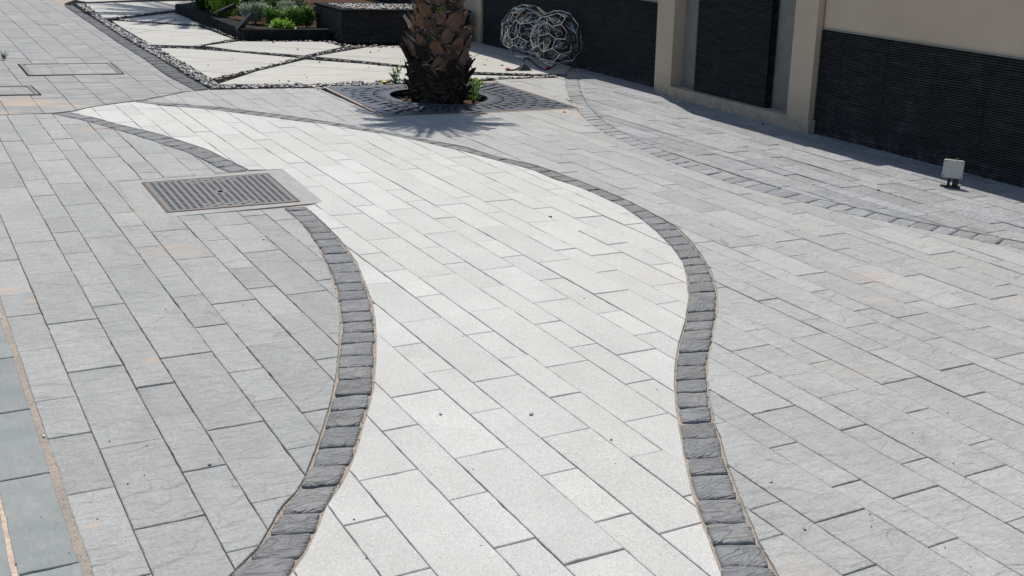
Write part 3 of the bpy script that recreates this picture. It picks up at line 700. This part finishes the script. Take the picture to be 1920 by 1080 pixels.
# ------------------------------------------------------------------ shrubs
def leafq(mb,p,d,up,L,w,c):
    mb.cur=c; d=d.normalized(); s=d.cross(up)
    if s.length<1e-3: s=d.orthogonal()
    s.normalize(); n=s.cross(d)
    a=p;b=p+d*L*.45+s*w+n*.1*w;c2=p+d*L;e=p+d*L*.45-s*w+n*.1*w
    mb.poly([a,b,c2,e])
def shrub(px,py,z,h,rad,mat,label,n=700,leaf=(.035,.007),style='ball',seed=0,name='shrub',stems=7,loc=None,var=.35,group=None):
    r=random.Random(seed); x,y=loc or G(px,py,z)
    e=empty(name,(x,y,z)); tag(e,label,'shrub' if name=='shrub' else 'plant',group)
    mb=MB(); tips=[]
    for i in range(stems):
        a=r.uniform(0,6.28); q=r.uniform(.1,.9)*rad; t=Vector((x+q*math.cos(a),y+q*math.sin(a),z+h*r.uniform(.75,1.0)*(1-.35*(q/rad)**2)))
        b=Vector((x+.15*q*math.cos(a),y+.15*q*math.sin(a),z-.03)); m=(b+t)/2+Vector((r.uniform(-1,1),r.uniform(-1,1),0))*rad*.12
        mb.tube([b,m,t],[.006,.004,.002],4); tips.append((b,m,t))
    mb.build('stem',MSTEM,e)
    mb=MB()
    if name=='shrub': n=int(n*1.7); leaf=(leaf[0]*1.1,leaf[1]*1.15)
    for i in range(n):
        b,m,t=r.choice(tips); k=r.random()**.6; p=(b.lerp(m,k*2) if k<.5 else m.lerp(t,k*2-1))
        p=p+Vector((r.gauss(0,1),r.gauss(0,1),r.gauss(0,.5)))*rad*(.16 if style=='spiky' else .24)
        if p.z<z+.01: p.z=z+.02
        out=Vector((p.x-x,p.y-y,0)); out=out.normalized() if out.length>1e-4 else Vector((1,0,0))
        d=out*r.uniform(.2,1)+Vector((r.gauss(0,.45),r.gauss(0,.45),r.uniform(.2,1.5) if style=='spiky' else r.uniform(-.2,.9)))
        v=r.uniform(1-var,1+var); leafq(mb,p,d,Vector((r.gauss(0,.3),r.gauss(0,.3),1)),leaf[0]*r.uniform(.6,1.4),leaf[1]*r.uniform(.7,1.3),(v*r.uniform(.9,1.1),v,v*.9))
    mb.build('foliage',mat,e); return e
shrub(478,43,.13,.33,.26,ML_S,'silvery grey spiky shrub leftmost in the low planter corner',1500,(.07,.006),'spiky',1)
shrub(508,46,.13,.30,.20,ML_G,'mid green shrub just right of the leftmost silvery one',1400,(.04,.010),'ball',2)
shrub(533,40,.13,.34,.26,ML_S,'silvery grey spiky shrub between the green shrubs',1500,(.07,.006),'spiky',3)
shrub(553,50,.13,.33,.20,ML_G,'upright green shrub with small leaves in front of the tall planter',1500,(.04,.009),'ball',4)
shrub(575,50,.13,.34,.17,ML_G,'rightmost upright green shrub in the low planter',1300,(.04,.009),'ball',5)
shrub(527,56,.13,.13,.24,ML_B,'low bright lime green ground plant at the front of the low planter',1200,(.04,.014),'ball',6)
shrub(424,33,.13,.62,.44,ML_B,'tall bright green leafy shrub at the top edge of the picture',2200,(.06,.012),'spiky',7,stems=14)
shrub(392,22,.13,.42,.34,ML_D,'dark green shrub at the far left end of the low planter',1800,(.06,.012),'ball',8,stems=10)
shrub(0,0,.13,.5,.35,ML_D,'dark shrub behind the bright green one under the top edge',1500,(.06,.013),'ball',9,stems=10,loc=(6.6,20.2))
shrub(0,0,.13,.45,.35,ML_G,'loose green shrub behind the silvery shrubs',1500,(.05,.012),'ball',10,stems=10,loc=(6.2,21.2))
shrub(888,190,-.05,.30,.12,ML_B,'small bright green weed growing at the right side of the palm trunk',260,(.05,.010),'spiky',11,'weed',5)
shrub(744,158,-.02,.20,.09,ML_G,'small green weed with broken stems at the left side of the palm trunk',90,(.06,.010),'spiky',12,'weed',4)
# tuft of dry grass in a joint at the left edge
x,y=G(8,112); mb=MB(); r=random.Random(6)
for i in range(40):
    a=r.uniform(0,6.28); d=Vector((math.cos(a)*.5,math.sin(a)*.5,r.uniform(.5,1.4))); leafq(mb,Vector((x+r.gauss(0,.01),y+r.gauss(0,.01),0)),d,Vector((0,0,1)),r.uniform(.08,.17),.003,(1.2,.9,.8))
o=mb.build('grass_tuft',ML_D); tag(o,'small dry grass tuft growing from a paving joint at the left edge','grass tuft')
# yellow flower
x,y=G(719,157); mb=MB(); r=random.Random(6)
for i in range(6):
    a=i*1.047; leafq(mb,Vector((x,y,.02)),Vector((math.cos(a),math.sin(a),.25)),Vector((0,0,1)),.055,.02,(1,1,1))
o=mb.build('fallen_flower',MYEL); tag(o,'yellow flower lying on the pebbles left of the palm trunk','flower')
# planter spotlights
def spot(p,d,label,L=.30):
    e=empty('spotlight',p); tag(e,label,'spotlight','black spotlights in the low planter'); d=Vector(d).normalized(); p=Vector(p)
    q=d.to_track_quat('Z','Y').to_matrix().to_4x4()
    mb=MB(); mb.frame_box(Matrix.Translation(p+d*0)@q,.045,.035,L/2); mb.build('housing',MCABLE,e)
    mb=MB(); mb.tube([p-Vector((0,0,.02)),p-Vector((0,0,.24))],.010,6); mb.build('spike',MCABLE,e)
x,y=G(459,50,.2); spot((x,y,.27),(.55,.1,.55),'black tilted spotlight bar at the front corner of the low planter',.36)
x,y=G(424,25,.25); spot((x,y,.32),(.8,.1,.35),'black tilted spotlight bar under the bright green shrub',.34)
# ------------------------------------------------------------------ palm
px_,py_=5.88,12.17
pm=empty('palm_tree',(px_,py_,0)); tag(pm,'date palm trunk covered with cut leaf bases standing in the tree grate','palm tree')
def trad(z): 
    pts=[(-.12,.33),(0,.35),(.15,.385),(.35,.385),(.6,.355),(.85,.31),(1.1,.265),(1.35,.26),(1.8,.25),(3.2,.23)]
    for (a,ra),(b,rb) in zip(pts,pts[1:]):
        if z<=b: return ra+(rb-ra)*(z-a)/(b-a)
    return .23
cxz=lambda z:(px_+LX*z*.3-max(0,z-1.2)*.15, py_+LY*z+max(0,z-1.2)*.08)
mb=MB(); rings=[]; nseg=56; zs=[-.12+ .03*k for k in range(112)]
for z in zs:
    cx,cy=cxz(z); row=[]
    for i in range(nseg):
        a=2*math.pi*i/nseg; k=trad(z)*.86+.035*noise.noise(Vector((math.cos(a)*4,math.sin(a)*4,z*9)))+.02*noise.noise(Vector((math.cos(a)*14,math.sin(a)*14,z*14)))
        mb.cur=tint(r,.3); row.append(mb.V((cx+k*math.cos(a),cy+k*math.sin(a),z)))
    rings.append(row)
for a,b in zip(rings,rings[1:]):
    for i in range(nseg): mb.Fc((a[i],a[(i+1)%nseg],b[(i+1)%nseg],b[i]))
mb.Fc(rings[-1]); mb.build('trunk',MFIB,pm,smooth=False)
# leaf bases: shield-shaped, flared outward, cut or torn tip
def boot(mb,r,w,h,th,torn):
    # local: x across, y outward, z up ; origin at root
    nu,nv=7,6; f=[];bk=[]
    for j in range(nv+1):
        v=j/nv; rowf=[];rowb=[]
        ww=w*(1-.15*v)*(1-.8*v**2.0 if torn else 1-.3*v)
        for i in range(nu+1):
            u=i/nu*2-1; jag=(r.uniform(-.04,.05) if j==nv else 0)+(.0 if not torn else (-.10*abs(u)*(j==nv)))
            x=u*ww+.004*r.gauss(0,1); z=h*v+jag*h*2; y=.02+.10*v**1.25*(h/.2)*.9+ .045*(1-u*u)*(1-.3*v)+.004*r.gauss(0,1)
            rowf.append(mb.V((x,y,z))); rowb.append(mb.V((x*.96,y-th,z-.01)))
        f.append(rowf);bk.append(rowb)
    for j in range(nv):
        for i in range(nu):
            mb.Fc((f[j][i],f[j][i+1],f[j+1][i+1],f[j+1][i])[::-1]); mb.Fc((bk[j][i],bk[j][i+1],bk[j+1][i+1],bk[j+1][i]))
    for i in range(nu): mb.Fc((f[nv][i],f[nv][i+1],bk[nv][i+1],bk[nv][i])[::-1])
    for j in range(nv):
        mb.Fc((f[j][0],f[j+1][0],bk[j+1][0],bk[j][0])[::-1]); mb.Fc((f[j][nu],bk[j][nu],bk[j+1][nu],f[j+1][nu])[::-1])
r=random.Random(44); bms=[]
for i in range(9):
    mb=MB(); mb.cur=random.Random(i).choice([(1,1,1),(1.15,1,.9),(.7,.75,.8),(.6,.6,.6),(1.3,1.05,.85),(.85,.9,.95)])
    boot(mb,r,r.uniform(.09,.135),r.uniform(.15,.235),.022,i%3!=0); o=mb.build('leaf_base',MBOOT); bms.append(o.data); bpy.data.objects.remove(o)
golden=math.radians(137.5)
k=0
for i in range(96):
    z=-.10+i*.0158+r.uniform(-.01,.01); a=i*golden+r.uniform(-.12,.12)
    cx,cy=cxz(z); R=trad(z)*.86-.03
    o=bpy.data.objects.new('leaf_base',bms[i%9]); col.objects.link(o); o.parent=pm; o.matrix_parent_inverse=Matrix.Translation(-pm.location)
    if z<.42+r.uniform(-.1,.1): o.material_slots[0].link='OBJECT'; o.material_slots[0].material=MBOOTD  # lower leaf bases take the darker material
    M=Matrix.Translation((cx+R*math.cos(a),cy+R*math.sin(a),z))@Matrix.Rotation(a-math.pi/2+r.uniform(-.2,.2),4,'Z')@Matrix.Rotation(r.uniform(-.12,.22),4,'X')@Matrix.Rotation(r.uniform(-.25,.25),4,'Y')@Matrix.Scale(r.uniform(.8,1.25)*(trad(z)/.42)**.5,4)
    o.matrix_world=M; o.matrix_parent_inverse=Matrix.Identity(4); o.matrix_basis=Matrix.Translation(-pm.location)@M
# torn fibre: ragged strands and sheath strips round the trunk
mb=MB(); r=random.Random(12)
for i in range(900):
    z=r.uniform(-.05,1.5); a=r.uniform(0,6.28); cx,cy=cxz(z); R=trad(z)*.9+r.uniform(-.01,.05)
    pts=[];da=r.uniform(-.5,.5);dz=r.uniform(-.09,.10);L=5; fl=r.uniform(0,.07)*(r.random()<.4)
    for j in range(L):
        t=j/(L-1); aa=a+da*t; rr=R+fl*t+.012*math.sin(t*3.1); pts.append(Vector((cx+rr*math.cos(aa),cy+rr*math.sin(aa),z+dz*t+.02*math.sin(t*3)*r.uniform(-1,1))))
    mb.cur=tint(r,.5,.72 if z>.4 else .3); w=r.choice((.002,.003,.005,.012,.018))
    for p,q in zip(pts,pts[1:]):
        up=Vector((0,0,w*(1 if q is not pts[-1] else .3))); mb.poly([p-up,q-up,q+up,p+up])
mb.build('torn_fibre',MDRY,pm)
# longer broken frond stub on the left, near the top
mb=MB(); mb.cur=(1.7,1.6,1.5)
def pp(px,py,dep=0):      # point on the vertical plane through the trunk axis facing the viewer
    d=ROT@Vector((px-960,540-py,-F)); n=Vector((px_,py_,0)).normalized(); t=(Vector((px_,py_,0))-CAM).dot(n)/d.dot(n); return CAM+d*t-n*dep
mb.tube([pp(771,50,.1),pp(766,40,.1),pp(758,27,.1)],[.028,.02,.017],6); mb.build('frond_stub',MDRY,pm)
mb=MB(); r=random.Random(3)
c=pp(829,18,.30)
for i in range(26): leafq(mb,c+Vector((r.gauss(0,.03),0,r.gauss(0,.02))),Vector((r.gauss(0,1),-.5,r.uniform(.1,1))),Vector((0,0,1)),.06,.012,(1,1,1))
mb.build('seedling',ML_B,pm)
# crown of fronds (above the frame, its shade falls in front of the trunk)
def frond(mb,r,L,lift,droop,nl=46,lw=.016,ll=.30):
    pts=[]
    for j in range(13):
        t=j/12; pts.append(Vector((L*t*math.cos(lift)+0, 0, L*t*math.sin(lift)-droop*L*t*t)))
    mb.cur=(1,.95,.8); mb.tube(pts,[.018*(1-.8*j/12)+.002 for j in range(13)],4)
    for i in range(nl):
        t=.14+.86*i/nl; f=t*12; a=int(min(f,11)); p=pts[a].lerp(pts[a+1],f-a); d=(pts[a+1]-pts[a]).normalized()
        for s in (-1,1):
            dd=d*.75+Vector((0,s*1.,.35+r.uniform(-.15,.15))); leafq(mb,p,dd,Vector((0,0,1)),ll*(1-.55*abs(t-.45))*r.uniform(.85,1.1),lw,tint(r,.2))
fr=[]
r=random.Random(8)
for i in range(4):
    mb=MB(); frond(mb,r,1.45,0,.35+.12*i); o=mb.build('frond',ML_P); fr.append(o.data); bpy.data.objects.remove(o)
def crown(root,c,n,sc,lift0,lift1,seed):
    r=random.Random(seed)
    for i in range(n):
        a=i*golden+r.uniform(-.2,.2); li=lift0+(lift1-lift0)*(i/n)+r.uniform(-.08,.08)
        o=bpy.data.objects.new('frond',fr[i%4]); col.objects.link(o); o.parent=root
        o.matrix_basis=Matrix.Translation(Vector(c)-root.location)@Matrix.Rotation(a,4,'Z')@Matrix.Rotation(-li,4,'Y')@Matrix.Scale(sc*r.uniform(.6,1.1),4)
crown(pm,(px_-.32,py_+.22,3.0),60,.55,-.25,1.35,5)
crown(pm,(px_-.30,py_+.20,3.05),34,.36,-.5,1.2,15)
# second palm just above the picture's top edge; only its shade on the paving shows
p2=empty('palm_tree',(6.45,25.3,0)); tag(p2,'palm beyond the low planter, whose feathery shade falls on the paving at the top left','palm tree')
mb=MB(); mb.tube([(6.45,25.3,-.1),(6.45,25.3,2.5),(6.4,25.4,5.0)],[.25,.2,.17],12); mb.build('trunk',MFIB,p2)
crown(p2,(6.4,25.4,5.0),30,1.75,-.2,1.2,9)
# ------------------------------------------------------------------ wire globes
def globe(c,rad,seed,label,tilt):
    r=random.Random(seed); bm=bmesh.new(); bmesh.ops.create_icosphere(bm,subdivisions=2,radius=1.)
    Rm=Matrix.Rotation(tilt[0],3,'X')@Matrix.Rotation(tilt[1],3,'Z')
    for v in bm.verts: v.co=(Rm@(v.co+Vector((r.gauss(0,.13),r.gauss(0,.13),r.gauss(0,.13))))).normalized()
    e=empty('wire_globe',(c[0],c[1],0)); tag(e,label,'garden sculpture','wire globe sculptures')
    C=Vector((c[0],c[1],rad*1.0)); cells=[]
    cen={f.index:(sum((v.co for v in f.verts),Vector())/3).normalized() for f in bm.faces}
    for v in bm.verts:
        fs=list(v.link_faces); n=v.co.normalized(); a=n.orthogonal().normalized(); b=n.cross(a)
        fs.sort(key=lambda f:math.atan2((cen[f.index]-v.co).dot(b),(cen[f.index]-v.co).dot(a))); cells.append((n,[cen[f.index] for f in fs]))
    mb=MB(); done=set()
    for n,pts in cells:
        for k in range(len(pts)):
            p,q=pts[k],pts[(k+1)%len(pts)]; key=frozenset(((round(p.x,3),round(p.y,3),round(p.z,3)),(round(q.x,3),round(q.y,3),round(q.z,3))))
            if key in done: continue
            done.add(key); mb.tube([C+p*rad,C+q*rad],.0050,4,False)
    mb.build('outer_frame',MMET,e)
    mb=MB()
    for n,pts in cells:
        ap=pts[r.randrange(len(pts))]; ctr=(sum(pts,Vector())/len(pts)); ctr=ctr.lerp(ap,-.15)*.98
        inn=[(ctr+(p-ctr)*.42)*.97 for p in pts]
        for k in range(len(inn)):
            mb.tube([C+inn[k]*rad,C+inn[(k+1)%len(inn)]*rad],.0022,3,False)
            mb.tube([C+ap*rad,C+inn[k]*rad],.0022,3,False)
        p=pts[r.randrange(len(pts))]; mb.tube([C+p*rad,C+inn[pts.index(p)]*rad],.0022,3,False)
    mb.build('inner_lattice',MMET,e); bm.free()
def globepos(px,py_bottom): return G(px,py_bottom)
GA=G(1042,124); GB_=G(985,111)
globe(GA,.415,3,'silver wire globe sculpture nearer the wall, on the right of the pair',(.3,.9))
globe(GB_,.425,5,'silver wire globe sculpture on the left of the pair, partly behind the other',(1.1,.2))
# cable with red connectors, dark base cone
mb=MB(); x,y=G(982,132); 
cn=empty('cone_base',(x,y,0)); tag(cn,'small dark pyramid-shaped cable base in front of the wire globes','cable base')
mb.cur=(1,1,1); b=[mb.V((x+dx,y+dy,.002)) for dx,dy in ((-.11,-.07),(.11,-.07),(.11,.09),(-.11,.09))]; t=mb.V((x,y,.10))
mb.Fc(b[::-1]); [mb.Fc((b[i],b[(i+1)%4],t)) for i in range(4)]; mb.build('pyramid',m_simple('dark_rubber',(.015,.018,.024),.6),cn)
mb=MB(); mb.cur=(1,1,1); pts=[(*G(952,133),.015),(*G(965,132.5),.012),(*G(978,128),.02),(*G(984,121),.10),(*G(1000,121),.03),(*G(1012,129),.012),(*G(1025,132),.012),(*G(1040,128),.05)]
sm=[Vector(p) for p in pts]; fine=[]
for i in range(len(sm)-1):
    for k in range(4):
        t=k/4; p0=sm[max(i-1,0)];p1=sm[i];p2_=sm[i+1];p3=sm[min(i+2,len(sm)-1)]
        fine.append(.5*((2*p1)+(-p0+p2_)*t+(2*p0-5*p1+4*p2_-p3)*t*t+(-p0+3*p1-3*p2_+p3)*t**3))
fine.append(sm[-1])
cb=empty('power_cable',pts[0]); tag(cb,'black cable with red plugs lying under the wire globes','cable')
mb.tube(fine,.012,6); mb.build('cord',MCABLE,cb)
for q in (pts[0],(*G(1027,131),.02)):
    mb=MB(); mb.tube([(q[0]-.03,q[1],q[2]+.008),(q[0]+.025,q[1]+.01,q[2]+.01)],.018,8); mb.build('plug',MRED,cb)
# ------------------------------------------------------------------ floodlight box near the wall, seen from behind
fl=empty('floodlight',(8.33,6.53,0)); tag(fl,'small square light grey floodlight on black stakes, standing before the wall','floodlight')
x,y=8.335,6.53
vd=Vector((x,y,0)).normalized(); sd=Vector((vd.y,-vd.x,0))
up=(Vector((LX,LY,1))+vd*.10+sd*.02).normalized(); fwd=sd.cross(up)*-1
M=Matrix((( sd.x,fwd.x,up.x,0),(sd.y,fwd.y,up.y,0),(sd.z,fwd.z,up.z,0),(0,0,0,1)))
cz=Vector((x,y,.168))
mb=MB(); 
def rbox(mb,M,hx,hy,hz,rd,n=4):
    ring_=[]
    for (sx,sz,a0) in ((1,1,0),(-1,1,90),(-1,-1,180),(1,-1,270)):
        for k in range(n+1):
            a=math.radians(a0+90*k/n); ring_.append((sx*(hx-rd)+rd*math.cos(a),sz*(hz-rd)+rd*math.sin(a)))
    lay=[]
    for (yy,ins) in ((-hy,.004),(-hy+.004,0),(hy-.004,0),(hy,.004)):
        lay.append([mb.V(M@Vector((p[0]*(1-ins/hx),yy,p[1]*(1-ins/hz)))) for p in ring_])
    m=len(ring_)
    mb.Fc(lay[0]); mb.Fc(lay[-1][::-1])
    for a,b in zip(lay,lay[1:]):
        for i in range(m): mb.Fc((a[i],b[i],b[(i+1)%m],a[(i+1)%m]))
rbox(mb,Matrix.Translation(cz)@M,.088,.02,.082,.016); hs=mb.build('housing',MBOX,fl)
for sx in (-1,1):
    for sz in (-1,1):
        mb=MB(); c=cz+M.to_3x3()@Vector((sx*.071,-.0205,sz*.066)); mb.tube([c,c-fwd*.003*1],.0055,8); mb.build('screw',MCABLE,hs)
mb=MB(); mb.frame_box(Matrix.Translation(cz+M.to_3x3()@Vector((.02,.005,.09)))@M,.012,.01,.008); mb.build('bracket',MIRON,fl)
mb=MB(); c=Vector((x,y,.045)); mb.frame_box(Matrix.Translation(c+M.to_3x3()@Vector((-.018,.0,0)))@M,.013,.012,.05); mb.build('stake',MCABLE,fl)
mb=MB(); mb.frame_box(Matrix.Translation(c+M.to_3x3()@Vector((.038,.0,0)))@M,.026,.014,.05); mb.build('stake',MCABLE,fl)
mb=MB(); mb.frame_box(Matrix.Translation(Vector((x,y,.006)))@M,.085,.03,.006); mb.build('foot',MCABLE,fl)
# ------------------------------------------------------------------ loose stones
stones=[((996,778),.017,'grey pebble lying on a white paver, lower middle of the picture',(.3,.31,.32)),
((826,777),.011,'flat small pale stone on a white paver left of the grey pebble',(.36,.36,.36)),
((1146,825),.009,'tiny dark stone on the white paving near the right sett band',(.08,.08,.09)),
((1032,407),.020,'dark stone on the white paving below the bend of the upper band',(.13,.13,.13)),
((393,873),.013,'black stone on a joint of the grey paving at the lower left',(.07,.07,.07)),
((1446,906),.011,'black stone on the grey paving right of the sett band',(.06,.06,.06)),
((1509,994),.009,'small black stone near the bottom right edge of the paving',(.06,.06,.06)),
((1330,730),.011,'white stone wedged beside the right sett band',(.8,.78,.74)),
((82,818),.011,'white stone in the sand joint at the left edging',(.8,.78,.7)),
((1343,266),.03,'pale stone on the dark slate paving near the wall',(.75,.7,.55)),
((1430,233),.03,'black stone in the shade of the wall plinth',(.05,.05,.05)),
((1647,357),.02,'dark stone on the slate paving in front of the wall',(.07,.07,.07)),
((1058,211),.03,'dark stone on sand at the corner of the tree grate',(.1,.08,.07)),
((494,450),.012,'dark stone on the grey paving below the manhole cover',(.1,.1,.1))]
r=random.Random(3)
for (p,s,lab,c) in stones:
    s*=.75; mb=MB(); x,y=G(*p); pebble_mesh(mb,(x,y,s*.2+.001),s,s*.75,s*.4,r.uniform(0,3),r,c); o=mb.build('stone',MPB,smooth=True); tag(o,lab,'stone','loose stones on the paving')
# grit
mb=MB(); r=random.Random(14)
for i in range(170):
    px,py=r.uniform(0,1920),r.uniform(230,1080)
    x,y=G(px,py)
    if y>13 or x>8.9 or (1.4<x<2.9 and 7.5<y<8.9): continue
    s=r.choice((.0018,.0025,.003,.004,.005)); g=r.choice(((.05,.05,.05),(.06,.05,.045),(.05,.05,.05),(.6,.58,.55))); pebble_mesh(mb,(x,y,.001+s*.2),s,s*.7,s*.35,r.uniform(0,3),r,g)
for i in range(900):      # crumbs of sand and gravel along the bands' edges
    L=r.choice((wM_U,wM_L,wB2L,wB2R,wR_R,wR_L)); k=r.randrange(len(L)-1); t=r.random(); x=L[k][0]*(1-t)+L[k+1][0]*t+r.gauss(0,.012); y=L[k][1]*(1-t)+L[k+1][1]*t+r.gauss(0,.012)
    if y>13: continue
    s=r.choice((.002,.003,.004)); g=r.choice(((.3,.24,.18),(.12,.1,.09),(.5,.45,.4))); pebble_mesh(mb,(x,y,-.006),s,s*.8,s*.7,0,r,g)
for i in range(160):      # litter against the wall
    y=r.uniform(5,12); x=8.9-abs(r.gauss(0,.18))-(.0 if y>9 else -.1); s=r.choice((.004,.006,.009)); g=r.choice(((.7,.68,.62),(.06,.05,.05),(.3,.25,.2))); pebble_mesh(mb,(x,y,.005),s,s*.6,s*.4,r.uniform(0,3),r,g)
tag(mb.build('grit',MPB,smooth=True),kind='stuff')
mb=MB(); r=random.Random(77)
for i in range(150):
    x,y=r.uniform(3.6,8.6),r.uniform(13.3,21.5); s=r.choice((.006,.008,.012,.02)); pebble_mesh(mb,(x,y,.004+s*.2),s,s*.7,s*.5,r.uniform(0,3),r,r.choice(PC))
tag(mb.build('grit',MPB,smooth=True),kind='stuff')
# ------------------------------------------------------------------ light, sky, camera
SX,SY=.155,.55
sd_=Vector((SX,SY,1)).normalized(); el=math.asin(sd_.z); az=math.atan2(SX,SY)
sun=bpy.data.lights.new('sun','SUN'); sun.energy=4.15; sun.angle=math.radians(.5); sun.color=(1,.95,.875)
so=bpy.data.objects.new('sun',sun); so.rotation_euler=sd_.to_track_quat('Z','Y').to_euler(); so.location=(0,0,10); col.objects.link(so)
w=bpy.data.worlds.new('World'); scene.world=w; w.use_nodes=True; nt=w.node_tree
sk=nt.nodes.new('ShaderNodeTexSky'); sk.sky_type='NISHITA'; sk.sun_disc=False; sk.sun_elevation=el; sk.sun_rotation=az; sk.air_density=1.; sk.dust_density=.8
nt.links.new(sk.outputs[0],nt.nodes['Background'].inputs[0]); nt.nodes['Background'].inputs[1].default_value=.1
cam=bpy.data.cameras.new('camera'); cam.lens=F/1920*36; cam.sensor_width=36; cam.clip_end=600; cam.clip_start=.05
co=bpy.data.objects.new('camera',cam); M4=ROT.to_4x4(); M4.translation=CAM; co.matrix_world=M4; col.objects.link(co); scene.camera=co
scene.view_settings.view_transform='Standard'; scene.view_settings.look='None'; scene.view_settings.exposure=0; scene.view_settings.gamma=1
scene.render.engine='CYCLES'; scene.cycles.max_bounces=6
